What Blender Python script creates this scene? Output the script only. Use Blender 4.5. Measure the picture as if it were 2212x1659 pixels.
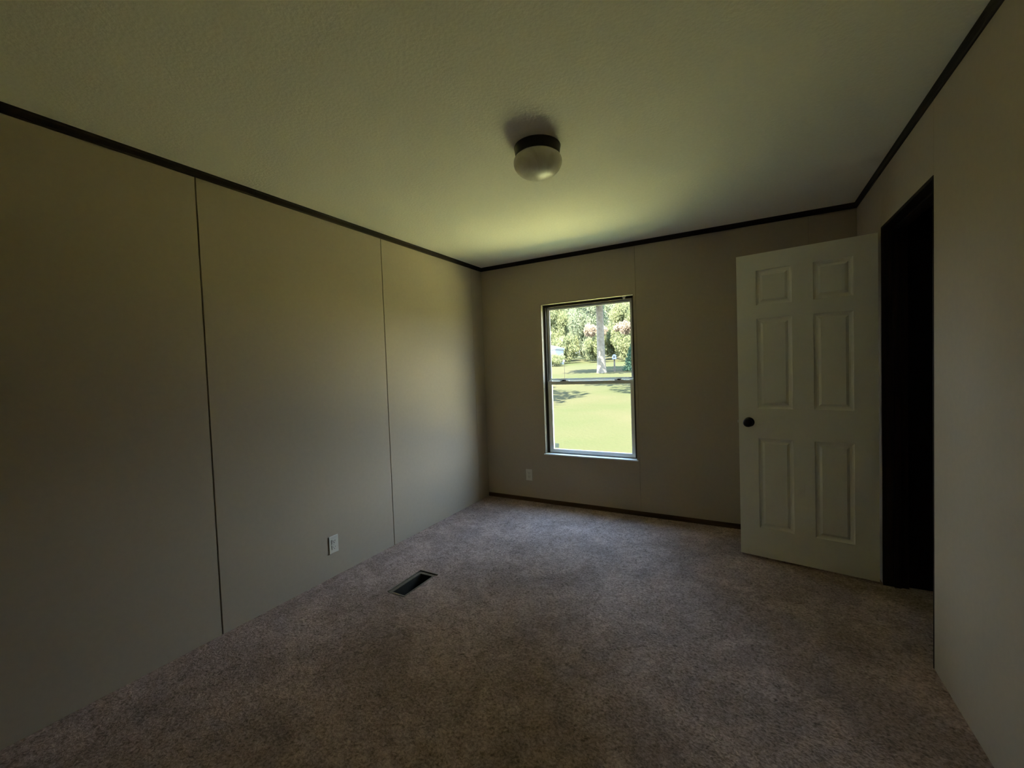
import bpy, bmesh, math, random
from mathutils import Vector, Matrix

scene = bpy.context.scene
for o in list(bpy.data.objects):
    bpy.data.objects.remove(o, do_unlink=True)
COL = scene.collection
PI = math.pi

# ------------------------------------------------------------------ camera
W, H, D = 3.048, 2.36, 5.0            # room width, height, depth (metres)
FPX = 917.74
cam_d = bpy.data.cameras.new('camera')
cam_d.sensor_fit = 'HORIZONTAL'
cam_d.sensor_width = 36.0
cam_d.lens = FPX / 2212.0 * 36.0
cam_d.clip_start = 0.02
cam_d.clip_end = 600
cam = bpy.data.objects.new('camera', cam_d)
COL.objects.link(cam)
yaw, pitch, roll = -0.50837, -0.03495, -0.03623
f = Vector((math.sin(yaw) * math.cos(pitch), math.cos(yaw) * math.cos(pitch), math.sin(pitch)))
r = Vector((math.cos(yaw), -math.sin(yaw), 0))
u = r.cross(f)
r2 = r * math.cos(roll) + u * math.sin(roll)
u2 = -r * math.sin(roll) + u * math.cos(roll)
m = Matrix((r2, u2, -f)).transposed().to_4x4()
m.translation = Vector((2.38793, -3.71414, 1.31405))
cam.matrix_world = m
scene.camera = cam

# ------------------------------------------------------------------ light, exposure
SKY_STRENGTH = 13.6
SUN_STRENGTH = 84.0
scene.view_settings.view_transform = 'Standard'
scene.view_settings.look = 'None'
scene.view_settings.gamma = 1.0
scene.view_settings.use_curve_mapping = False
scene.view_settings.exposure = 0.0

world = bpy.data.worlds.new('sky')
scene.world = world
world.use_nodes = True
wn, wl = world.node_tree.nodes, world.node_tree.links
wn.clear()
wo = wn.new('ShaderNodeOutputWorld')
wb = wn.new('ShaderNodeBackground')
wt = wn.new('ShaderNodeTexCoord')
ws = wn.new('ShaderNodeSeparateXYZ')
wr = wn.new('ShaderNodeValToRGB')
wr.color_ramp.elements[0].position = 0.0
wr.color_ramp.elements[0].color = (0.90, 0.96, 1.0, 1)
wr.color_ramp.elements[1].position = 0.75
wr.color_ramp.elements[1].color = (0.44, 0.70, 1.16, 1)
wl.new(wt.outputs['Generated'], ws.inputs[0])
wl.new(ws.outputs['Z'], wr.inputs[0])
wl.new(wr.outputs[0], wb.inputs['Color'])
wb.inputs['Strength'].default_value = SKY_STRENGTH
wl.new(wb.outputs[0], wo.inputs[0])

sun_d = bpy.data.lights.new('sun', 'SUN')
sun_d.energy = SUN_STRENGTH
sun_d.angle = math.radians(0.6)
sun_d.color = (1.0, 0.95, 0.84)
sun = bpy.data.objects.new('sun', sun_d)
COL.objects.link(sun)
# sun stands behind the house (towards -y), 60 degrees up
sd = Vector((0.14, 1.0, -math.tan(math.radians(60)) * 1.01)).normalized()
sun.rotation_euler = sd.to_track_quat('-Z', 'Y').to_euler()
sun.location = (0, -8, 14)

scene.cycles.diffuse_bounces = 12
scene.cycles.max_bounces = 16
scene.cycles.transparent_max_bounces = 24
scene.cycles.sample_clamp_indirect = 12
scene.cycles.use_denoising = True
scene.cycles.caustics_reflective = False

# ------------------------------------------------------------------ materials
def mat(name, col, rough=0.6, spec=0.5, metal=0.0, var=0.0, vscale=8.0, bump=0.0, bscale=60.0,
        bdist=0.004, col2=None, detail=4.0):
    mt = bpy.data.materials.new(name)
    mt.use_nodes = True
    n, l = mt.node_tree.nodes, mt.node_tree.links
    b = n['Principled BSDF']
    b.inputs['Roughness'].default_value = rough
    b.inputs['Metallic'].default_value = metal
    b.inputs['Specular IOR Level'].default_value = spec
    tc = n.new('ShaderNodeTexCoord')
    nz = n.new('ShaderNodeTexNoise')
    nz.inputs['Scale'].default_value = vscale
    nz.inputs['Detail'].default_value = detail
    l.new(tc.outputs['Object'], nz.inputs['Vector'])
    rp = n.new('ShaderNodeValToRGB')
    if col2 is None:
        c2 = tuple(max(0, c * (1 - var)) for c in col)
        c1 = tuple(min(1, c * (1 + var)) for c in col)
    else:
        c2, c1 = col2, col
    rp.color_ramp.elements[0].position = 0.3
    rp.color_ramp.elements[1].position = 0.7
    rp.color_ramp.elements[0].color = (*c2, 1)
    rp.color_ramp.elements[1].color = (*c1, 1)
    l.new(nz.outputs['Fac'], rp.inputs['Fac'])
    l.new(rp.outputs['Color'], b.inputs['Base Color'])
    if bump > 0:
        bn = n.new('ShaderNodeTexNoise')
        bn.inputs['Scale'].default_value = bscale
        bn.inputs['Detail'].default_value = 5
        l.new(tc.outputs['Object'], bn.inputs['Vector'])
        bp = n.new('ShaderNodeBump')
        bp.inputs['Strength'].default_value = bump
        bp.inputs['Distance'].default_value = bdist
        l.new(bn.outputs['Fac'], bp.inputs['Height'])
        l.new(bp.outputs['Normal'], b.inputs['Normal'])
    return mt

def wood(name, c1, c2, axis='X', rough=0.45):
    mt = bpy.data.materials.new(name)
    mt.use_nodes = True
    n, l = mt.node_tree.nodes, mt.node_tree.links
    b = n['Principled BSDF']
    b.inputs['Roughness'].default_value = rough
    b.inputs['Specular IOR Level'].default_value = 0.2
    tc = n.new('ShaderNodeTexCoord')
    mp = n.new('ShaderNodeMapping')
    s = [60, 60, 60]
    s['XYZ'.index(axis)] = 3
    mp.inputs['Scale'].default_value = s
    nz = n.new('ShaderNodeTexNoise')
    nz.inputs['Scale'].default_value = 1.0
    nz.inputs['Detail'].default_value = 5
    l.new(tc.outputs['Object'], mp.inputs['Vector'])
    l.new(mp.outputs[0], nz.inputs['Vector'])
    rp = n.new('ShaderNodeValToRGB')
    rp.color_ramp.elements[0].position = 0.35
    rp.color_ramp.elements[1].position = 0.65
    rp.color_ramp.elements[0].color = (*c1, 1)
    rp.color_ramp.elements[1].color = (*c2, 1)
    l.new(nz.outputs['Fac'], rp.inputs['Fac'])
    l.new(rp.outputs['Color'], b.inputs['Base Color'])
    return mt

def carpet_mat():
    mt = bpy.data.materials.new('plush_carpet')
    mt.use_nodes = True
    n, l = mt.node_tree.nodes, mt.node_tree.links
    b = n['Principled BSDF']
    b.inputs['Roughness'].default_value = 0.95
    b.inputs['Specular IOR Level'].default_value = 0.1
    b.inputs['Sheen Weight'].default_value = 0.08
    b.inputs['Sheen Roughness'].default_value = 0.5
    tc = n.new('ShaderNodeTexCoord')
    def noise(scale, detail, dist=0.0):
        z = n.new('ShaderNodeTexNoise')
        z.inputs['Scale'].default_value = scale
        z.inputs['Detail'].default_value = detail
        z.inputs['Distortion'].default_value = dist
        l.new(tc.outputs['Object'], z.inputs['Vector'])
        return z
    tuft = noise(95, 3, 0.6)        # yarn tufts
    clump = noise(26, 3, 1.2)       # the way the pile parts into clumps
    tread = noise(3.2, 2, 0.8)      # footprints brushed into the pile
    r1 = n.new('ShaderNodeValToRGB')
    r1.color_ramp.elements[0].position = 0.32
    r1.color_ramp.elements[1].position = 0.66
    r1.color_ramp.elements[0].color = (0.140, 0.102, 0.085, 1)
    r1.color_ramp.elements[1].color = (0.56, 0.42, 0.385, 1)
    mx = n.new('ShaderNodeMix'); mx.data_type = 'FLOAT'
    mx.inputs['Factor'].default_value = 0.38
    l.new(tuft.outputs['Fac'], mx.inputs['A'])
    l.new(clump.outputs['Fac'], mx.inputs['B'])
    l.new(mx.outputs['Result'], r1.inputs['Fac'])
    r2 = n.new('ShaderNodeValToRGB')
    r2.color_ramp.elements[0].position = 0.4
    r2.color_ramp.elements[1].position = 0.62
    r2.color_ramp.elements[0].color = (0.82, 0.82, 0.82, 1)
    r2.color_ramp.elements[1].color = (1.09, 1.09, 1.09, 1)
    l.new(tread.outputs['Fac'], r2.inputs['Fac'])
    mu = n.new('ShaderNodeMix'); mu.data_type = 'RGBA'; mu.blend_type = 'MULTIPLY'
    mu.inputs['Factor'].default_value = 1.0
    l.new(r1.outputs['Color'], mu.inputs['A'])
    l.new(r2.outputs['Color'], mu.inputs['B'])
    l.new(mu.outputs['Result'], b.inputs['Base Color'])
    bp = n.new('ShaderNodeBump')
    bp.inputs['Strength'].default_value = 0.9
    bp.inputs['Distance'].default_value = 0.010
    l.new(mx.outputs['Result'], bp.inputs['Height'])
    l.new(bp.outputs['Normal'], b.inputs['Normal'])
    return mt

def glass_mat():
    mt = bpy.data.materials.new('window_glass')
    mt.use_nodes = True
    n, l = mt.node_tree.nodes, mt.node_tree.links
    n.clear()
    out = n.new('ShaderNodeOutputMaterial')
    mx = n.new('ShaderNodeMixShader')
    lw = n.new('ShaderNodeLayerWeight')
    lw.inputs['Blend'].default_value = 0.5
    pw = n.new('ShaderNodeMath'); pw.operation = 'POWER'; pw.inputs[1].default_value = 5.0
    l.new(lw.outputs['Facing'], pw.inputs[0])
    fr = n.new('ShaderNodeMath'); fr.operation = 'MULTIPLY_ADD'
    fr.inputs[1].default_value = 0.5; fr.inputs[2].default_value = 0.025
    l.new(pw.outputs[0], fr.inputs[0])
    t = n.new('ShaderNodeBsdfTransparent')
    t.inputs['Color'].default_value = (0.97, 0.985, 0.97, 1)
    g = n.new('ShaderNodeBsdfGlossy')
    g.inputs['Roughness'].default_value = 0.02
    l.new(fr.outputs[0], mx.inputs[0])
    l.new(t.outputs[0], mx.inputs[1])
    l.new(g.outputs[0], mx.inputs[2])
    l.new(mx.outputs[0], out.inputs['Surface'])
    return mt

def leaf_mat(name, c1, c2, trans=0.4):
    mt = bpy.data.materials.new(name)
    mt.use_nodes = True
    n, l = mt.node_tree.nodes, mt.node_tree.links
    n.clear()
    out = n.new('ShaderNodeOutputMaterial')
    g = n.new('ShaderNodeTexCoord')
    nz = n.new('ShaderNodeTexNoise')
    nz.inputs['Scale'].default_value = 0.7
    nz.inputs['Detail'].default_value = 6
    l.new(g.outputs['Object'], nz.inputs['Vector'])
    rp = n.new('ShaderNodeValToRGB')
    rp.color_ramp.elements[0].position = 0.3
    rp.color_ramp.elements[1].position = 0.7
    rp.color_ramp.elements[0].color = (*c1, 1)
    rp.color_ramp.elements[1].color = (*c2, 1)
    l.new(nz.outputs['Fac'], rp.inputs['Fac'])
    d = n.new('ShaderNodeBsdfDiffuse')
    t = n.new('ShaderNodeBsdfTranslucent')
    mx = n.new('ShaderNodeMixShader')
    mx.inputs[0].default_value = trans
    l.new(rp.outputs[0], d.inputs['Color'])
    l.new(rp.outputs[0], t.inputs['Color'])
    l.new(d.outputs[0], mx.inputs[1])
    l.new(t.outputs[0], mx.inputs[2])
    l.new(mx.outputs[0], out.inputs['Surface'])
    return mt

M = {}
M['wall'] = mat('vinyl_wall_panel', (0.46, 0.395, 0.305), rough=0.7, spec=0.15, var=0.02, vscale=40, bump=0.12, bscale=260, bdist=0.0015)
M['joint'] = mat('panel_joint_backing', (0.22, 0.20, 0.15), rough=0.9, var=0.1)
M['ceiling'] = mat('stippled_ceiling', (0.90, 0.865, 0.74), rough=0.9, spec=0.15, var=0.025, vscale=70, bump=0.4, bscale=75, bdist=0.005)
M['carpet'] = carpet_mat()
M['dark_wood'] = wood('dark_stained_trim', (0.010, 0.006, 0.004), (0.024, 0.014, 0.008), 'X', 0.6)
M['base_wood'] = wood('brown_base_strip', (0.060, 0.034, 0.016), (0.105, 0.060, 0.028), 'X', 0.45)
M['jamb'] = wood('dark_stained_jamb', (0.014, 0.008, 0.005), (0.030, 0.016, 0.009), 'Z', 0.6)
M['hall_shade'] = mat('painted_hall_shade', (0.012, 0.009, 0.007), spec=0.1, rough=0.9, var=0.2, vscale=6)  # near-black wall colour stands in for the darkness of the unlit hall
M['door'] = mat('white_door_paint', (0.86, 0.85, 0.77), rough=0.45, spec=0.4, var=0.012, vscale=30, bump=0.08, bscale=220, bdist=0.001)
M['black_metal'] = mat('oil_rubbed_bronze', (0.012, 0.010, 0.009), rough=0.35, metal=0.6, var=0.1)
M['steel'] = mat('brushed_steel', (0.62, 0.61, 0.58), rough=0.35, metal=0.9, var=0.05)
M['vinyl'] = mat('white_window_vinyl', (0.80, 0.80, 0.77), rough=0.4, spec=0.45, var=0.01)
M['bronze'] = mat('dark_bronze_aluminium', (0.030, 0.022, 0.015), rough=0.45, metal=0.3, var=0.15)
M['liner'] = mat('window_jamb_liner', (0.30, 0.26, 0.19), rough=0.5, var=0.04, vscale=20)
M['sill'] = mat('painted_window_sill', (0.84, 0.84, 0.82), rough=0.35, var=0.02)
M['plastic'] = mat('ivory_plastic', (0.70, 0.68, 0.60), rough=0.4, var=0.01)
M['slot'] = mat('outlet_slot', (0.02, 0.02, 0.02), rough=0.6)
M['glass'] = glass_mat()
M['sticker'] = leaf_mat('grey_glass_sticker', (0.34, 0.37, 0.35), (0.38, 0.41, 0.39), 0.7)
M['register'] = mat('bare_register_metal', (0.17, 0.15, 0.12), rough=0.5, metal=0.4, var=0.2, vscale=30)
M['duct'] = mat('dusty_duct_metal', (0.045, 0.043, 0.035), rough=0.6, metal=0.2, var=0.25, vscale=20)
M['siding'] = mat('cream_siding', (0.62, 0.60, 0.52), rough=0.6, var=0.03)
M['roof'] = mat('grey_roof', (0.16, 0.16, 0.16), rough=0.8, var=0.2)
M['lawn'] = mat('mown_lawn', (0.037, 0.0325, 0.0175), rough=0.95, spec=0.02, col2=(0.0240, 0.0290, 0.0115), vscale=0.20, detail=9, bump=0.4, bscale=12, bdist=0.05)
M['bounce_ground'] = mat('pale_yellow_bounce', (0.72, 0.66, 0.27), rough=0.95, spec=0.05, col2=(0.64, 0.58, 0.23), vscale=18, detail=8, bump=0.6, bscale=40, bdist=0.03)  # kept pale so the added strip throws yellow light indoors
M['bark'] = mat('grey_bark', (0.160, 0.142, 0.112), rough=0.95, spec=0.1, col2=(0.115, 0.100, 0.078), vscale=5, bump=0.9, bscale=14, bdist=0.05)
M['leaf_a'] = leaf_mat('mid_green_leaves', (0.13, 0.155, 0.095), (0.21, 0.225, 0.14), 0.55)
M['leaf_b'] = leaf_mat('pale_green_leaves', (0.15, 0.165, 0.08), (0.24, 0.25, 0.13), 0.6)
M['leaf_c'] = leaf_mat('blue_green_needles', (0.045, 0.085, 0.055), (0.080, 0.13, 0.080), 0.2)
M['leaf_d'] = leaf_mat('pink_blossom', (0.24, 0.17, 0.13), (0.24, 0.20, 0.13))
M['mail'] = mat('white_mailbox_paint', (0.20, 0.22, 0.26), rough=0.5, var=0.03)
M['post'] = mat('weathered_post', (0.085, 0.075, 0.060), rough=0.9, var=0.2)
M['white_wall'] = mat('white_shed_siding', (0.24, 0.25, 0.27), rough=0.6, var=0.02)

def globe_mat():
    mt = bpy.data.materials.new('frosted_white_glass')
    mt.use_nodes = True
    n, l = mt.node_tree.nodes, mt.node_tree.links
    b = n['Principled BSDF']
    b.inputs['Roughness'].default_value = 0.36
    b.inputs['Coat Weight'].default_value = 0.35
    b.inputs['Coat Roughness'].default_value = 0.2
    tc = n.new('ShaderNodeTexCoord')
    nz = n.new('ShaderNodeTexNoise')
    nz.inputs['Scale'].default_value = 9
    nz.inputs['Distortion'].default_value = 2.2
    nz.inputs['Detail'].default_value = 3
    rp = n.new('ShaderNodeValToRGB')
    rp.color_ramp.elements[0].position = 0.35
    rp.color_ramp.elements[1].position = 0.62
    rp.color_ramp.elements[0].color = (0.78, 0.74, 0.62, 1)
    rp.color_ramp.elements[1].color = (0.90, 0.87, 0.77, 1)
    l.new(tc.outputs['Object'], nz.inputs['Vector'])
    l.new(nz.outputs['Fac'], rp.inputs['Fac'])
    l.new(rp.outputs[0], b.inputs['Base Color'])
    tr = n.new('ShaderNodeBsdfTranslucent')
    l.new(rp.outputs[0], tr.inputs['Color'])
    mx = n.new('ShaderNodeMixShader')
    mx.inputs[0].default_value = 0.35
    l.new(b.outputs[0], mx.inputs[1])
    l.new(tr.outputs[0], mx.inputs[2])
    l.new(mx.outputs[0], n['Material Output'].inputs['Surface'])
    return mt
M['globe'] = globe_mat()

# ------------------------------------------------------------------ helpers
def box(bm, x0, x1, y0, y1, z0, z1):
    v = [bm.verts.new(c) for c in ((x0, y0, z0), (x1, y0, z0), (x1, y1, z0), (x0, y1, z0),
                                   (x0, y0, z1), (x1, y0, z1), (x1, y1, z1), (x0, y1, z1))]
    for q in ((0, 3, 2, 1), (4, 5, 6, 7), (0, 1, 5, 4), (1, 2, 6, 5), (2, 3, 7, 6), (3, 0, 4, 7)):
        bm.faces.new([v[i] for i in q])

def obj(name, bm, material, parent=None, bevel=0.0, smooth=False, mats=None, loc=None):
    me = bpy.data.meshes.new(name)
    bmesh.ops.recalc_face_normals(bm, faces=bm.faces)
    bm.to_mesh(me)
    bm.free()
    if mats:
        for q in mats: me.materials.append(q)
    else:
        me.materials.append(material)
    if smooth:
        for p in me.polygons: p.use_smooth = True
    o = bpy.data.objects.new(name, me)
    COL.objects.link(o)
    if parent is not None: o.parent = parent
    if loc is not None: o.location = loc
    if bevel > 0:
        b = o.modifiers.new('bevel', 'BEVEL')
        b.width = bevel
        b.segments = 2
        b.limit_method = 'ANGLE'
    return o

def boxobj(name, dims, material, parent=None, bevel=0.0):
    bm = bmesh.new()
    box(bm, *dims)
    return obj(name, bm, material, parent, bevel)

def struct(o):
    o['kind'] = 'structure'
    return o

def tag(o, label, cat, group=None):
    o['label'] = label
    o['category'] = cat
    if group: o['group'] = group
    return o

def empty(name, loc, rz=0.0):
    o = bpy.data.objects.new(name, None)
    o.empty_display_size = 0.1
    o.location = loc
    o.rotation_euler = (0, 0, rz)
    COL.objects.link(o)
    return o

def lathe(bm, prof, n=48, cx=0, cy=0, cz=0, close=True):
    rings = []
    for rr, z in prof:
        if rr < 1e-5:
            rings.append([bm.verts.new((cx, cy, cz + z))])
        else:
            rings.append([bm.verts.new((cx + rr * math.cos(2 * PI * k / n), cy + rr * math.sin(2 * PI * k / n), cz + z)) for k in range(n)])
    for a, b in zip(rings, rings[1:]):
        for k in range(n):
            k2 = (k + 1) % n
            if len(a) == 1 and len(b) == 1: continue
            if len(a) == 1: bm.faces.new((a[0], b[k], b[k2]))
            elif len(b) == 1: bm.faces.new((a[k], b[0], a[k2]))
            else: bm.faces.new((a[k], b[k], b[k2], a[k2]))

def frame_ring(bm, x0, x1, z0, z1, y0, y1, wl_, wr_, wb_, wt_):
    """rectangular ring in the x-z plane, y0..y1 thick, built of four mitred bars"""
    o4 = [(x0, z0), (x1, z0), (x1, z1), (x0, z1)]
    i4 = [(x0 + wl_, z0 + wb_), (x1 - wr_, z0 + wb_), (x1 - wr_, z1 - wt_), (x0 + wl_, z1 - wt_)]
    of = [bm.verts.new((a, y0, b)) for a, b in o4]
    inf = [bm.verts.new((a, y0, b)) for a, b in i4]
    ob = [bm.verts.new((a, y1, b)) for a, b in o4]
    ib = [bm.verts.new((a, y1, b)) for a, b in i4]
    for k in range(4):
        j = (k + 1) % 4
        bm.faces.new((of[k], of[j], inf[j], inf[k]))
        bm.faces.new((ob[k], ib[k], ib[j], ob[j]))
        bm.faces.new((of[k], ob[k], ob[j], of[j]))
        bm.faces.new((inf[k], inf[j], ib[j], ib[k]))

# ------------------------------------------------------------------ floor (with the register hole), ceiling
T = 0.012          # panel thickness in front of the backing
VX0, VX1, VY0, VY1 = 0.500, 0.594, -1.892, -1.640      # duct opening in the floor
bm = bmesh.new()
xs = [-0.1, VX0, VX1, 4.25]
ys = [-D - 0.1, VY0, VY1, 0.05]
for i in range(3):
    for j in range(3):
        if i == 1 and j == 1: continue
        box(bm, xs[i], xs[i + 1], ys[j], ys[j + 1], -0.06, 0.0)
bmesh.ops.remove_doubles(bm, verts=bm.verts, dist=1e-5)
floor = struct(obj('floor', bm, M['carpet']))

ceiling = struct(boxobj('ceiling', (-0.1, 4.25, -D - 0.1, 0.10, H, H + 0.08), M['ceiling']))

# ------------------------------------------------------------------ left wall
G = 0.0035          # half of a joint between panels
zc = H
wall_left = struct(boxobj('wall_left', (-0.10, -T, -D, 0.0, 0.0, zc), M['joint']))
for y0, y1 in ((-D, -3.806), (-3.806, -2.587), (-2.587, -1.367), (-1.367, -0.181), (-0.181, 0.0)):
    g1 = 0.0 if y1 == 0.0 else (0.0012 if abs(y1 + 0.181) < 1e-3 else G)
    g0 = 0.0012 if abs(y0 + 0.181) < 1e-3 else G
    boxobj('wall_panel', (-T, 0.0, y0 + g0, y1 - g1, 0.0, zc), M['wall'], wall_left, 0.0012)

# ------------------------------------------------------------------ back wall with the window opening
WX0, WX1, WZ0, WZ1 = 0.662, 1.536, 0.482, 1.918
bm = bmesh.new()
frame_ring(bm, -0.1, W + 1.2, -0.06, H, T, 0.115, 0.1 + WX0, W + 1.2 - WX1, 0.06 + WZ0, H - WZ1)
wall_back = struct(obj('wall_back', bm, M['joint']))
SX = 1.556
bm = bmesh.new()
frame_ring(bm, 0.0, SX - 0.001, 0.0, zc, 0.0, T, WX0, SX - 0.001 - WX1, WZ0, zc - WZ1)
obj('wall_panel', bm, M['wall'], wall_back)
for x0, x1 in ((SX, 2.775), (2.775, W)):
    boxobj('wall_panel', (x0 + 0.0008, x1 - (0.0008 if x1 < W else 0), 0.0, T, 0.0, zc), M['wall'], wall_back, 0.0008)

# ------------------------------------------------------------------ right wall with the doorway
OY0, OY1, OZ = -1.367, -0.598, 2.03
RT = 0.10
bm = bmesh.new()
box(bm, W + T, W + RT, -D, OY0, 0.0, zc)
box(bm, W + T, W + RT, OY1, T, 0.0, zc)
box(bm, W + T, W + RT, OY0, OY1, OZ, zc)
wall_right = struct(obj('wall_right', bm, M['joint']))
for y0, y1, z0 in ((-D, -3.806, 0), (-3.806, -2.587, 0), (-2.587, OY0, 0), (OY0, OY1, OZ), (OY1, -0.147, 0), (-0.147, 0.0, 0)):
    boxobj('wall_panel', (W, W + T, y0 + 0.001, y1 - (0.001 if y1 < 0 else 0), z0, zc), M['wall'], wall_right, 0.0008)

# near wall behind the camera
wall_near = struct(boxobj('wall_near', (-0.1, W + 0.1, -D - 0.1, -D, 0.0, zc), M['wall']))

# hall behind the doorway
HX = 4.15
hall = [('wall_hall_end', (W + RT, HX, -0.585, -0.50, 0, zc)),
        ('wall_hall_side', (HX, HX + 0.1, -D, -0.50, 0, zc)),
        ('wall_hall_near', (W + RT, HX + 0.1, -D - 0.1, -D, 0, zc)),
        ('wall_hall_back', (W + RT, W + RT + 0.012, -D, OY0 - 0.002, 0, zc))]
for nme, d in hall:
    struct(boxobj(nme, d, M['hall_shade']))

# ------------------------------------------------------------------ dark trim at the ceiling, brown base strip
CS = 0.037
def crown(name, pts, axis):
    """moulding profile (depth from wall, z) swept along a wall"""
    prof = [(0.0, H - CS), (0.006, H - CS), (0.0095, H - CS + 0.006), (0.0105, H - 0.012), (0.014, H - 0.004), (0.014, H), (0.0, H)]
    bm = bmesh.new()
    rings = []
    for base, d, _ in pts:
        rings.append([bm.verts.new(Vector(base) + Vector(d) * p + Vector((0, 0, z))) for p, z in prof])
    a, b = rings
    for k in range(len(prof)):
        j = (k + 1) % len(prof)
        bm.faces.new((a[k], a[j], b[j], b[k]))
    bm.faces.new(a); bm.faces.new(list(reversed(b)))
    mt = M['dark_wood'] if axis == 'X' else M['dark_wood_y']
    return struct(obj(name, bm, mt))
M['dark_wood_y'] = wood('dark_stained_trim_side', (0.010, 0.006, 0.004), (0.024, 0.014, 0.008), 'Y', 0.6)
crown('trim_1', [((0, -D, 0), (1, 0, 0), 0), ((0, 0, 0), (1, 0, 0), 0)], 'Y')
crown('trim_2', [((0, 0, 0), (0, -1, 0), 0), ((W, 0, 0), (0, -1, 0), 0)], 'X')
crown('trim_3', [((W, -D, 0), (-1, 0, 0), 0), ((W, 0, 0), (-1, 0, 0), 0)], 'Y')
struct(boxobj('baseboard_back', (0.0, W, -0.009, 0.0, 0.0, 0.040), M['base_wood'], None, 0.002))

# ------------------------------------------------------------------ door jamb (dark), door slab, knob
jamb = struct(empty('trim_4', (W, OY0, 0)))
JT = 0.018
def jb(name, x0, x1, y0, y1, z0, z1):
    bm = bmesh.new()
    box(bm, x0 - W, x1 - W, y0 - OY0, y1 - OY0, z0, z1)
    return obj(name, bm, M['jamb'], jamb, 0.0015)
jb('jamb_side', W - 0.002, W + RT + 0.01, OY0 - 0.001, OY0 + 0.006, 0, OZ)
jb('jamb_side', W - 0.002, W + RT + 0.01, OY1 - 0.012, OY1 + 0.001, 0, OZ)
jb('jamb_head', W - 0.002, W + RT + 0.01, OY0 + 0.006, OY1 - 0.012, OZ - 0.016, OZ + 0.001)
jb('door_stop', W + 0.045, W + 0.075, OY0 + 0.006, OY0 + 0.016, 0, OZ - 0.016)
jb('door_stop', W + 0.045, W + 0.075, OY1 - 0.022, OY1 - 0.012, 0, OZ - 0.016)
jb('door_stop', W + 0.045, W + 0.075, OY0 + 0.016, OY1 - 0.022, OZ - 0.026, OZ - 0.016)

DW, DH, DT = 0.715, 1.988, 0.035
fx, fy = 2.327, -0.488         # free edge
ang = math.radians(-9.91)
door = struct(empty('door_1', (fx, fy, 0.014), ang))    # local +x runs from the free edge to the hinges, -y faces the room
cols = [(0.113, 0.307), (0.416, 0.606)]
rows = [(0.192, 0.790), (0.985, 1.568), (1.655, 1.880)]
def door_face(bm, yf, s):
    """stiles and rails with moulded recesses, on the face at yf, recess direction s"""
    xs_ = [0.0] + [c for q in cols for c in q] + [DW]
    zs_ = [0.0] + [c for q in rows for c in q] + [DH]
    V = {}
    def v(x, z, y=yf):
        k = (round(x, 5), round(z, 5), round(y, 5))
        if k not in V: V[k] = bm.verts.new((x, y, z))
        return V[k]
    for i in range(5):
        for j in range(7):
            x0, x1, z0, z1 = xs_[i], xs_[i + 1], zs_[j], zs_[j + 1]
            if i in (1, 3) and j in (1, 3, 5):
                prev = [(x0, z0), (x1, z0), (x1, z1), (x0, z1)]
                py = yf
                for inset, dy in ((0.004, 0.0055), (0.013, 0.0085), (0.021, 0.0085)):
                    cur = [(x0 + inset, z0 + inset), (x1 - inset, z0 + inset), (x1 - inset, z1 - inset), (x0 + inset, z1 - inset)]
                    cy = yf + s * dy
                    for k in range(4):
                        l_ = (k + 1) % 4
                        bm.faces.new((v(*prev[k], py), v(*prev[l_], py), v(*cur[l_], cy), v(*cur[k], cy)))
                    prev, py = cur, cy
                bm.faces.new([v(*q, py) for q in prev])
            else:
                bm.faces.new((v(x0, z0), v(x1, z0), v(x1, z1), v(x0, z1)))
bm = bmesh.new()
door_face(bm, 0.0, 1)
door_face(bm, DT, -1)
for (x0, x1, z0, z1) in ((0, 0, 0, DH), (DW, DW, 0, DH)):
    bm.faces.new([bm.verts.new(c) for c in ((x0, 0, z0), (x0, DT, z0), (x0, DT, z1), (x0, 0, z1))])
for z in (0, DH):
    bm.faces.new([bm.verts.new(c) for c in ((0, 0, z), (DW, 0, z), (DW, DT, z), (0, DT, z))])
bmesh.ops.remove_doubles(bm, verts=bm.verts, dist=1e-5)
slab = obj('slab', bm, M['door'], door)
for (x0, x1) in cols:
    for (z0, z1) in rows:
        for ys0, s in ((0.0085, -1), (DT - 0.0085, 1)):
            bm = bmesh.new()
            a = 0.022
            b_ = 0.036
            o4 = [(x0 + a, z0 + a), (x1 - a, z0 + a), (x1 - a, z1 - a), (x0 + a, z1 - a)]
            i4 = [(x0 + b_, z0 + b_), (x1 - b_, z0 + b_), (x1 - b_, z1 - b_), (x0 + b_, z1 - b_)]
            vo = [bm.verts.new((p, ys0, q)) for p, q in o4]
            vi = [bm.verts.new((p, ys0 + s * 0.0065, q)) for p, q in i4]
            for k in range(4):
                bm.faces.new((vo[k], vo[(k + 1) % 4], vi[(k + 1) % 4], vi[k]))
            bm.faces.new(vi)
            bm.faces.new(list(reversed(vo)))
            obj('raised_panel', bm, M['door'], slab)
def knob(sgn, y0):
    bm = bmesh.new()
    lathe(bm, [(0, 0), (0.031, 0), (0.032, 0.004), (0.028, 0.009), (0.013, 0.012), (0.0115, 0.026), (0.016, 0.032),
               (0.0255, 0.038), (0.0285, 0.047), (0.027, 0.056), (0.020, 0.062), (0.008, 0.065), (0, 0.0655)], 40)
    o = obj('knob', bm, M['black_metal'], slab, smooth=True)
    o.location = (0.062, y0, 0.893)
    o.rotation_euler = (PI / 2 * sgn, 0, 0)
    o['label'] = 'black round knob'
knob(1, 0.0)
knob(-1, DT)
bm = bmesh.new()
box(bm, -0.0012, 0.002, 0.005, DT - 0.005, 0.865, 0.921)
lp = obj('latch_plate', bm, M['steel'], slab, 0.0008)
bm = bmesh.new()
box(bm, -0.011, 0.0, 0.011, DT - 0.012, 0.884, 0.902)
lb = obj('latch_bolt', bm, M['steel'], slab, 0.003)
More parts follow.
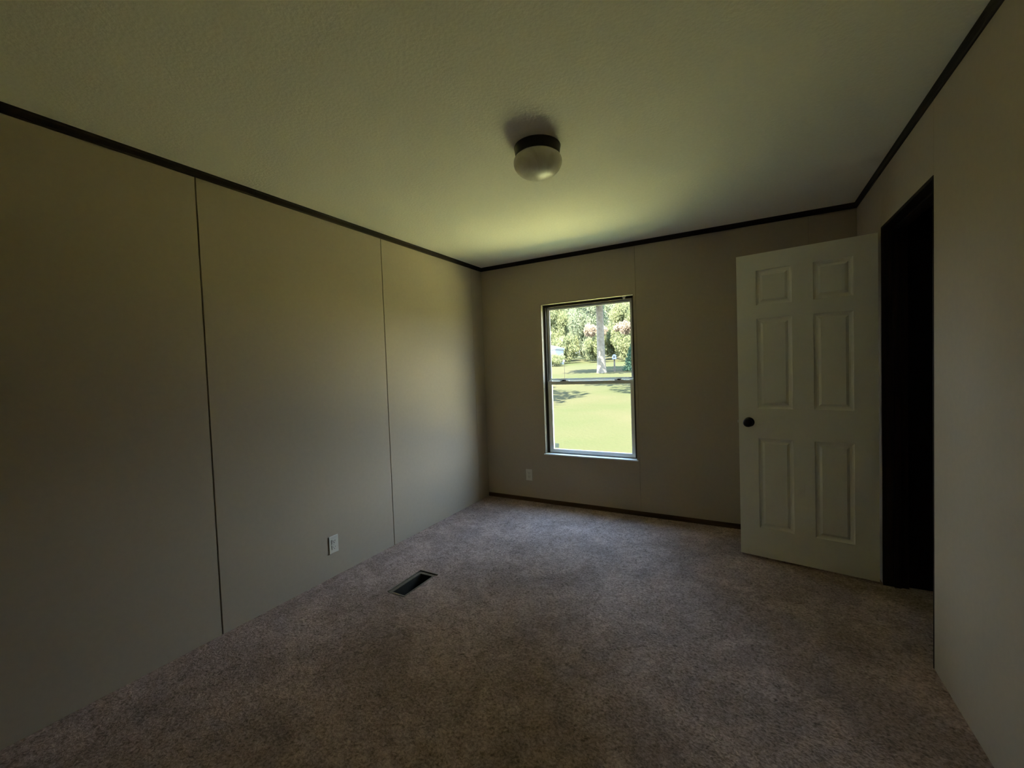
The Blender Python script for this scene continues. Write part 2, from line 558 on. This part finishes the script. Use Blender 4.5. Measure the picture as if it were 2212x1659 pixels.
for hz in (0.22, 1.0, 1.76):
    bm = bmesh.new()
    lathe(bm, [(0, -0.045), (0.0055, -0.045), (0.0055, 0.045), (0, 0.045)], 16)
    box(bm, -0.024, 0.0, 0.001, 0.003, -0.044, 0.044)
    hg = obj('hinge', bm, M['black_metal'], slab)
    hg.location = (DW - 0.010, DT + 0.001, hz)

# ------------------------------------------------------------------ window
win = struct(empty('window_1', (0, 0, 0)))
# liner boards of the reveal
LD = 0.048
bm = bmesh.new()
frame_ring(bm, WX0, WX1, WZ0, WZ1, -0.002, LD, 0.0035, 0.0035, 0.0035, 0.0035)
obj('jamb_liner', bm, M['liner'], win)
# dark outer frame (channel)
FO = 0.030
bm = bmesh.new()
frame_ring(bm, WX0, WX1, WZ0, WZ1, LD, 0.062, FO * 0.85, FO * 0.85, 0.012, 0.026)
frame_ring(bm, WX0, WX1, WZ0, WZ1, 0.062, 0.115, 0.020, 0.020, 0.010, 0.020)
obj('outer_frame', bm, M['bronze'], win)
MZ = 1.168
# upper sash, set to the outside track
ux0, ux1, uz0, uz1 = WX0 + 0.0205, WX1 - 0.0205, MZ + 0.006, WZ1 - 0.020
bm = bmesh.new()
frame_ring(bm, ux0, ux1, uz0, uz1, 0.084, 0.106, 0.024, 0.024, 0.026, 0.024)
us = obj('upper_sash', bm, M['vinyl'], win, 0.002)
bm = bmesh.new()
frame_ring(bm, ux0 + 0.024, ux1 - 0.024, uz0 + 0.026, uz1 - 0.024, 0.088, 0.096, 0.007, 0.007, 0.007, 0.007)
obj('glazing_bead', bm, M['vinyl'], us)
boxobj('glass', (ux0 + 0.024, ux1 - 0.024, 0.0962, 0.0992, uz0 + 0.026, uz1 - 0.024), M['glass'], us)
# lower sash, inside track
lx0, lx1, lz0, lz1 = WX0 + 0.0265, WX1 - 0.020, WZ0 + 0.006, MZ + 0.014
bm = bmesh.new()
frame_ring(bm, lx0, lx1, lz0, lz1, 0.050, 0.078, 0.040, 0.036, 0.040, 0.033)
ls = obj('lower_sash', bm, M['vinyl'], win, 0.0025)
boxobj('glass', (lx0 + 0.040, lx1 - 0.036, 0.062, 0.065, lz0 + 0.040, lz1 - 0.033), M['glass'], ls)
# sash locks and tilt latches on the meeting rail
for lx in (0.845, 1.372):
    bm = bmesh.new()
    box(bm, lx - 0.032, lx + 0.032, 0.054, 0.074, lz1, lz1 + 0.006)
    lathe(bm, [(0, 0.006), (0.011, 0.006), (0.010, 0.014), (0, 0.015)], 20, lx, 0.064, lz1)
    box(bm, lx - 0.004, lx + 0.030, 0.050, 0.057, lz1 + 0.007, lz1 + 0.013)
    obj('sash_lock', bm, M['bronze'], ls, 0.001)
for lx in (lx0 + 0.028, lx1 - 0.028, lx0 + 0.20, lx1 - 0.11):
    bm = bmesh.new()
    box(bm, lx - 0.016, lx + 0.016, 0.053, 0.075, lz1, lz1 + 0.007)
    obj('tilt_latch', bm, M['vinyl'], ls, 0.0015)
boxobj('glass_sticker', (lx0 + 0.046, lx0 + 0.088, 0.0655, 0.0662, lz0 + 0.050, lz0 + 0.092), M['sticker'], ls)
bm = bmesh.new()
box(bm, 1.435, 1.455, 0.044, 0.064, WZ1 - 0.026, WZ1 - 0.0035)
box(bm, 1.430, 1.462, 0.040, 0.048, WZ1 - 0.010, WZ1 - 0.0035)
obj('balance_clip', bm, M['vinyl'], win, 0.001)
# sill board
bm = bmesh.new()
box(bm, WX0 - 0.010, WX1 + 0.010, -0.016, 0.052, WZ0 - 0.006, WZ0 + 0.006)
obj('sill', bm, M['sill'], win, 0.003)

# ------------------------------------------------------------------ ceiling light
lt = tag(empty('ceiling_light', (1.530, -1.846, H)), 'round frosted white ceiling light with a dark bronze base ring', 'ceiling light')
bm = bmesh.new()
lathe(bm, [(0, 0), (0.109, 0), (0.1105, -0.003), (0.1085, -0.010), (0.105, -0.036), (0.103, -0.043), (0.098, -0.044), (0.094, -0.036), (0, -0.034)], 64)
obj('base_ring', bm, M['black_metal'], lt, smooth=False)
bm = bmesh.new()
lathe(bm, [(0, -0.0345), (0.092, -0.0345), (0.092, -0.037), (0, -0.037)], 48)
obj('added_reflector', bm, M['vinyl'], lt)  # white disc added above the globe to brighten its glass
bm = bmesh.new()
prof = [(0.095, -0.038), (0.099, -0.046)]
for k in range(0, 17):
    t = k / 16.0 * (PI / 2 + 0.35) - 0.35
    rr = 0.1145 * math.cos(t) ** 0.85 if t < PI / 2 - 1e-3 else 0.0
    prof.append((max(rr, 0.0), -0.072 - (0.070 if t > 0 else 0.058) * math.sin(t)))
prof[-1] = (0.0, prof[-1][1])
lathe(bm, prof, 72)
obj('globe_shade', bm, M['globe'], lt, smooth=True)

# ------------------------------------------------------------------ outlets
def outlet(loc, rz, label):
    e = tag(empty('wall_outlet', loc, rz), label, 'outlet', None)
    bm = bmesh.new()
    box(bm, -0.035, 0.035, -0.006, 0.0, -0.057, 0.057)
    obj('cover_plate', bm, M['plastic'], e, 0.003)
    for dz in (-0.0195, 0.0195):
        bm = bmesh.new()
        box(bm, -0.0165, 0.0165, -0.0085, -0.005, dz - 0.014, dz + 0.014)
        rc = obj('receptacle', bm, M['plastic'], e, 0.003)
        bm = bmesh.new()
        box(bm, -0.0085, -0.006, -0.0089, -0.008, dz - 0.002, dz + 0.008)
        box(bm, 0.006, 0.0085, -0.0089, -0.008, dz - 0.001, dz + 0.007)
        box(bm, -0.0025, 0.0025, -0.0089, -0.008, dz - 0.010, dz - 0.005)
        obj('slot', bm, M['slot'], rc)
    bm = bmesh.new()
    lathe(bm, [(0, -0.0005), (0.003, -0.0005), (0.0025, 0.0012), (0, 0.0015)], 16)
    s = obj('screw', bm, M['steel'], e, smooth=True)
    s.location = (0, -0.006, 0)
    s.rotation_euler = (PI / 2, 0, 0)
outlet((0.0, -1.906, 0.214), PI / 2, 'ivory wall outlet low on the long wall of tall panels, above the floor vent')
outlet((0.478, 0.0, 0.264), 0.0, 'small ivory wall outlet below the window on the window wall')

# ------------------------------------------------------------------ floor vent
fv = tag(empty('floor_vent', (VX0, VY0, 0)), 'open rectangular floor vent hole with bare metal edge in the brown carpet', 'vent')
L_, Wd = VY1 - VY0, VX1 - VX0
bm = bmesh.new()
t = 0.0012
box(bm, 0.0001, t, 0.0001, L_ - 0.0001, -0.30, 0.001)
box(bm, Wd - t, Wd - 0.0001, 0.0001, L_ - 0.0001, -0.30, 0.001)
box(bm, t, Wd - t, 0.0001, t, -0.30, 0.001)
box(bm, t, Wd - t, L_ - t, L_ - 0.0001, -0.30, 0.001)
box(bm, t, Wd - t, t, L_ - t, -0.302, -0.30)
obj('duct', bm, M['duct'], fv)
bm = bmesh.new()
def flange(a, b, c, d_, z=0.003):
    box(bm, a, b, c, d_, 0.0005, z)
flange(-0.022, 0.0, -0.016, L_ + 0.020)
flange(0.0, Wd, L_, L_ + 0.022)
flange(0.0, Wd, -0.012, 0.0)
flange(Wd, Wd + 0.008, -0.012, L_ + 0.022)
obj('metal_edge', bm, M['register'], fv, 0.0008)
# raised lip of cut carpet round the far end
bm = bmesh.new()
box(bm, -0.030, Wd + 0.022, L_ + 0.024, L_ + 0.034, 0.0, 0.009)
box(bm, -0.034, -0.024, -0.010, L_ + 0.030, 0.0, 0.006)
obj('cut_carpet_lip', bm, M['register'], fv, 0.003)

# ------------------------------------------------------------------ house shell outside
EX0, EX1, EY0 = -6.0, 8.5, -6.2
bm = bmesh.new()
frame_ring(bm, EX0, EX1, -0.55, 2.50, 0.1151, 0.165, WX0 - EX0, EX1 - WX1, WZ0 + 0.55, 2.50 - WZ1)
struct(obj('wall_outside_back', bm, M['siding']))
struct(boxobj('wall_outside_left', (EX0, EX0 + 0.06, EY0, 0.115, -0.75, 2.5), M['siding']))
struct(boxobj('wall_outside_right', (EX1 - 0.06, EX1, EY0, 0.115, -0.75, 2.5), M['siding']))
struct(boxobj('wall_outside_front', (EX0, EX1, EY0 - 0.06, EY0, -0.75, 2.5), M['siding']))
struct(boxobj('skirting', (EX0, EX1, 0.08, 0.14, -1.2, -0.56), M['siding']))
bm = bmesh.new()
rp = [(EY0 - 0.4, 2.5), (EY0 - 0.4, 2.62), (-3.1, 3.25), (0.20, 2.66), (0.20, 2.5)]
a = [bm.verts.new((EX0 - 0.3, y, z)) for y, z in rp]
b = [bm.verts.new((EX1 + 0.3, y, z)) for y, z in rp]
for k in range(5):
    bm.faces.new((a[k], a[(k + 1) % 5], b[(k + 1) % 5], b[k]))
bm.faces.new(a); bm.faces.new(list(reversed(b)))
struct(obj('roof', bm, M['roof']))

# ------------------------------------------------------------------ ground outside: rises gently away from the house
def gz(y):
    return -0.75 + 0.054 * min(y, 30) + 0.050 * max(0, min(y, 120) - 30)
random.seed(5)
bm = bmesh.new()
ysg = [-30, -7, 0.0, 2, 4, 6, 8, 11, 14, 18, 22, 26, 30, 36, 44, 55, 70, 90, 120]
xsg = [-90, -60, -45, -35, -28, -22, -17, -13, -10, -7, -4, -1, 2, 6, 10, 16, 24, 36, 60, 90]
grid = [[bm.verts.new((x, y, gz(max(y, 0)) + (random.uniform(-.05, .05) if y > 5 else 0))) for x in xsg] for y in ysg]
for j in range(len(ysg) - 1):
    for i in range(len(xsg) - 1):
        bm.faces.new((grid[j][i], grid[j][i + 1], grid[j + 1][i + 1], grid[j + 1][i]))
lawn = obj('lawn', bm, M['lawn'], smooth=True)
lawn['kind'] = 'structure'
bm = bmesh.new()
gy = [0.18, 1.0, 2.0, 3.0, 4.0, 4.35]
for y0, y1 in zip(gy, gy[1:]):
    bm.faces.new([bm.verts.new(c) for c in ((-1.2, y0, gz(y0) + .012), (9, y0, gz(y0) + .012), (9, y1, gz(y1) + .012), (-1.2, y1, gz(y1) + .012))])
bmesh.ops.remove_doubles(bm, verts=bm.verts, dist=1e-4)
bounce_ground = struct(obj('bounce_strip', bm, M['bounce_ground']))  # strip added below the window view to bounce sunlight onto the ceiling

# ------------------------------------------------------------------ trees
def trunk_bm(hh, r0, r1, lean=0.0, seed=1, flare=1.35, forks=True):
    rnd = random.Random(seed)
    bm = bmesh.new()
    n = 14
    lv = [0, 0.12, 0.35, 0.8, 1.6, 3.0, 5.0, 7.5, hh]
    lv = [q for q in lv if q <= hh]
    prev = None
    for z in lv:
        t = z / hh
        rr = (r0 * (1 - t) + r1 * t) * (1 + (flare - 1) * math.exp(-z / 0.45))
        ring = []
        for k in range(n):
            an = 2 * PI * k / n
            rr2 = rr * (1 + 0.07 * math.sin(3 * an + seed) + rnd.uniform(-.03, .03))
            ring.append(bm.verts.new((lean * z + rr2 * math.cos(an), rr2 * math.sin(an), z - 0.1)))
        if prev:
            for k in range(n):
                bm.faces.new((prev[k], prev[(k + 1) % n], ring[(k + 1) % n], ring[k]))
        prev = ring
    bm.faces.new(prev)
    if forks:
        for q in range(5):
            an = q * 1.26 + seed
            z0 = hh * rnd.uniform(0.62, 0.95)
            p0 = Vector((lean * z0, 0, z0))
            p1 = p0 + Vector((math.cos(an) * hh * .28, math.sin(an) * hh * .28, hh * .32))
            d = (p1 - p0).normalized()
            s1 = d.orthogonal().normalized(); s2 = d.cross(s1)
            A = [bm.verts.new(p0 + (s1 * math.cos(2 * PI * k / 7) + s2 * math.sin(2 * PI * k / 7)) * r1 * .6) for k in range(7)]
            B = [bm.verts.new(p1 + (s1 * math.cos(2 * PI * k / 7) + s2 * math.sin(2 * PI * k / 7)) * r1 * .2) for k in range(7)]
            for k in range(7):
                bm.faces.new((A[k], A[(k + 1) % 7], B[(k + 1) % 7], B[k]))
    return bm

def leaves_mesh(name, n, blobs, size, seed, material):
    """leaf sprays filling a set of ellipsoids (cx,cy,cz,rx,ry,rz), denser at the outside"""
    rnd = random.Random(seed)
    verts, faces = [], []
    for i in range(n):
        b = blobs[rnd.randrange(len(blobs))]
        while True:
            d = Vector((rnd.uniform(-1, 1), rnd.uniform(-1, 1), rnd.uniform(-1, 1)))
            if 0.1 < d.length <= 1: break
        rr = rnd.random() ** 0.4
        d = d.normalized() * rr
        c = Vector((b[0] + d.x * b[3], b[1] + d.y * b[4], b[2] + d.z * b[5]))
        a = Vector((rnd.gauss(0, 1), rnd.gauss(0, 1), rnd.gauss(0, .6))).normalized()
        e = a.orthogonal().normalized()
        e.rotate(Matrix.Rotation(rnd.uniform(0, 6.28), 3, a))
        w = a.cross(e)
        s = size * rnd.uniform(.6, 1.3)
        k = len(verts)
        verts += [c - e * s, c + w * s * .45 + a * s * .1, c + e * s, c - w * s * .45 + a * s * .1]
        faces += [(k, k + 1, k + 2), (k, k + 2, k + 3)]
    me = bpy.data.meshes.new(name)
    me.from_pydata([tuple(v) for v in verts], [], faces)
    me.materials.append(material)
    return me

def blobset(seed, n, R, zc_, rz, sub):
    rnd = random.Random(seed)
    out = []
    for i in range(n):
        an = rnd.uniform(0, 6.28); q = rnd.uniform(.1, 1) ** .6
        out.append((math.cos(an) * q * R, math.sin(an) * q * R, zc_ + rnd.uniform(-rz, rz) * (1.1 - q * .6), sub * rnd.uniform(.7, 1.2), sub * rnd.uniform(.7, 1.2), sub * rnd.uniform(.5, .9)))
    return out

crownA = leaves_mesh('foliage', 9000, blobset(3, 26, 4.2, 8.2, 2.4, 1.7), 0.26, 11, M['leaf_a'])
crownB = leaves_mesh('foliage', 20000, blobset(8, 40, 3.2, 4.6, 4.2, 1.7), 0.20, 12, M['leaf_b'])
crownC = leaves_mesh('foliage', 20000, blobset(17, 40, 3.6, 4.8, 4.4, 1.8), 0.20, 13, M['leaf_a'])
tmesh = {}
def tree(x, y, s, kind, rz, label, trunk=None, group=None, name='tree'):
    t = tag(empty(name, (x, y, gz(y)), rz), label, 'tree', group)
    t.scale = (s, s, s)
    if trunk is None: trunk = (6.0, .22, .12, 0.0)
    key = trunk
    if key not in tmesh:
        bm = trunk_bm(*trunk, seed=len(tmesh) + 1)
        o = obj('trunk', bm, M['bark'], t, smooth=True)
        tmesh[key] = o.data
    else:
        o = bpy.data.objects.new('trunk', tmesh[key]); COL.objects.link(o); o.parent = t
    c = bpy.data.objects.new('foliage', {'A': crownA, 'B': crownB, 'C': crownC}[kind])
    COL.objects.link(c); c.parent = t
    c['kind'] = 'stuff'
    return t
tree(-7.42, 28.0, 1.0, 'A', 0.4, 'big shade tree with a thick grey trunk seen through the upper pane', (7.5, .315, .22, -0.004))
tree(-10.6, 8.2, 1.1, 'A', 2.1, 'broad shade tree nearest the house, standing beyond the marker post', (7.5, .26, .18, 0.0))
tree(0.3, 15.2, 1.18, 'A', 4.0, 'broad shade tree near the house on the doorway side of the window', (7.5, .26, .18, 0.0))
WOODS = [('bushy light green tree', 'B'), ('full mid green tree', 'C')]
for i in range(13):                      # front row
    x = -42.0 + i * 5.0
    t = tree(x, 53.8 + (i % 3) * .2, 1.0, 'BC'[i % 2], i * 1.3, 'leafy green tree in the front row of the woods closing the lawn', group='front row of the woods')
    t.scale = (.49, .49, .95 + .1 * (i % 3))
for i in range(9):                       # distant row, tallest
    t = tree(-72.0 + i * 12.8, 86.0, 1.0, 'C', i * 2.3, 'hazy distant tree crown closing the woods behind', group='distant woods')
    t.scale = (1.05, 1.05, 1.9)
for i in range(9):                       # rear row, taller
    x = -46.0 + i * 8.0
    t = tree(x, 67.0, 1.0, 'C', i * 1.7, 'tall green tree rising behind the front row of the woods', group='rear row of the woods')
    t.scale = (.78, .78, 1.6)
# low shrubs below the woods
shrub = leaves_mesh('foliage', 6000, blobset(21, 18, 1.6, 1.3, 0.9, 0.8), 0.13, 31, M['leaf_b'])
blossom = leaves_mesh('blossom', 2600, blobset(22, 8, 1.5, 2.9, 0.35, 0.6), 0.12, 32, M['leaf_d'])
for i in range(12):
    x, pink = -34.0 + i * 3.9, i in (1, 3, 5, 6, 8, 10)
    e = tag(empty('shrub', (x, 48.6, gz(48.6) - .05), i * .9), 'green shrub topped with pale pink blossom at the foot of the woods' if pink else 'low pale green shrub at the foot of the woods', 'shrub',
            'blossoming shrubs' if pink else 'green shrubs')
    e.scale = (.80, .80, 1.4 if pink else 1.55)
    c = bpy.data.objects.new('foliage', shrub); COL.objects.link(c); c.parent = e; c['kind'] = 'stuff'
    if pink:
        c = bpy.data.objects.new('blossom', blossom); COL.objects.link(c); c.parent = e; c['kind'] = 'stuff'
for i in range(12):
    e = tag(empty('shrub', (-39.0 + i * 3.9, 59.9, gz(59.9) - .05), i * 1.9), 'tall bushy undergrowth between the two rows of woods', 'shrub', 'undergrowth in the woods')
    e.scale = (.90, .90, 2.1)
    c = bpy.data.objects.new('foliage', shrub); COL.objects.link(c); c.parent = e; c['kind'] = 'stuff'
e = tag(empty('shrub', (-17.0, 41.4, gz(41.4) - .05), 2.0), 'low rounded green shrub in front of the white shed', 'shrub')
e.scale = (.62, .62, .62)
c = bpy.data.objects.new('foliage', shrub); COL.objects.link(c); c.parent = e; c['kind'] = 'stuff'
# conical evergreen at the edge of the pane
rnd = random.Random(4)
bl = [(0, 0, .15 + k * .26, .95 * (1 - k / 10.5), .95 * (1 - k / 10.5), .3) for k in range(10)]
cone = leaves_mesh('foliage', 5200, bl, 0.10, 41, M['leaf_c'])
e = tag(empty('evergreen_shrub', (-5.35, 30.0, gz(30) - .02)), 'dark blue-green conical evergreen to the doorway side of the mailbox', 'shrub')
c = bpy.data.objects.new('foliage', cone); COL.objects.link(c); c.parent = e; c['kind'] = 'stuff'
bm = trunk_bm(1.8, .07, .03, seed=9, forks=False)
obj('stem', bm, M['bark'], e)

# ------------------------------------------------------------------ mailbox, thin sign post, white shed
mb = tag(empty('mailbox', (-6.68, 29.0, gz(29)), 0.25), 'white mailbox on a short grey post standing beyond the big tree', 'mailbox')
gz29 = 0.33 + 0.0
bm = bmesh.new()
n = 12
ring0, ring1 = [], []
for k in range(n + 1):
    an = PI * k / n
    ring0.append(bm.verts.new((0.15 * math.cos(an), -0.24, 1.22 + 0.14 * math.sin(an))))
    ring1.append(bm.verts.new((0.15 * math.cos(an), 0.24, 1.22 + 0.14 * math.sin(an))))
b0 = [bm.verts.new((0.15, -0.24, 0.98)), bm.verts.new((-0.15, -0.24, 0.98))]
b1 = [bm.verts.new((0.15, 0.24, 0.98)), bm.verts.new((-0.15, 0.24, 0.98))]
for k in range(n): bm.faces.new((ring0[k], ring0[k + 1], ring1[k + 1], ring1[k]))
bm.faces.new([b0[0]] + ring0 + [b0[1]])
bm.faces.new([b1[0]] + ring1 + [b1[1]])
bm.faces.new((b0[0], ring0[0], ring1[0], b1[0])); bm.faces.new((b0[1], b1[1], ring1[-1], ring0[-1])); bm.faces.new((b0[0], b1[0], b1[1], b0[1]))
obj('box', bm, M['mail'], mb)
boxobj('post', (-0.06, 0.06, -0.06, 0.06, -0.15, 0.98), M['post'], mb, 0.004)
bm = bmesh.new(); box(bm, -0.06, 0.05, -0.253, -0.245, 1.08, 1.22)
obj('door_flap', bm, M['post'], mb, 0.003)
boxobj('flag', (0.152, 0.162, -0.12, -0.08, 1.1, 1.34), M['bronze'], mb)

sp = tag(empty('marker_post', (-8.83, 24.0, gz(24))), 'thin dark metal stake with a small sign plate on the lawn', 'sign post')
bm = bmesh.new(); lathe(bm, [(0.014, -0.15), (0.014, 1.25), (0, 1.26)], 10)
obj('stake', bm, M['bronze'], sp)
boxobj('sign_plate', (-0.10, 0.06, -0.012, 0.008, 1.14, 1.30), M['post'], sp)

sh = tag(empty('shed', (-18.95, 45.0, gz(45)), 0.0), 'white shed with a low pitched roof at the far edge of the lawn', 'shed')
boxobj('walls', (-1.9, 1.05, -1.3, 1.3, -0.1, 1.9), M['white_wall'], sh)
bm = bmesh.new()
pr = [(-2.0, 1.88), (1.15, 1.88), (1.15, 2.1), (-0.4, 2.5), (-2.0, 2.1)]
a = [bm.verts.new((x, -1.42, z)) for x, z in pr]; b = [bm.verts.new((x, 1.42, z)) for x, z in pr]
for k in range(5): bm.faces.new((a[k], a[(k + 1) % 5], b[(k + 1) % 5], b[k]))
bm.faces.new(a); bm.faces.new(list(reversed(b)))
obj('gable_roof', bm, M['white_wall'], sh)
boxobj('shed_door', (-0.7, 0.2, -1.33, -1.30, 0.0, 1.6), M['white_wall'], sh, 0.004)
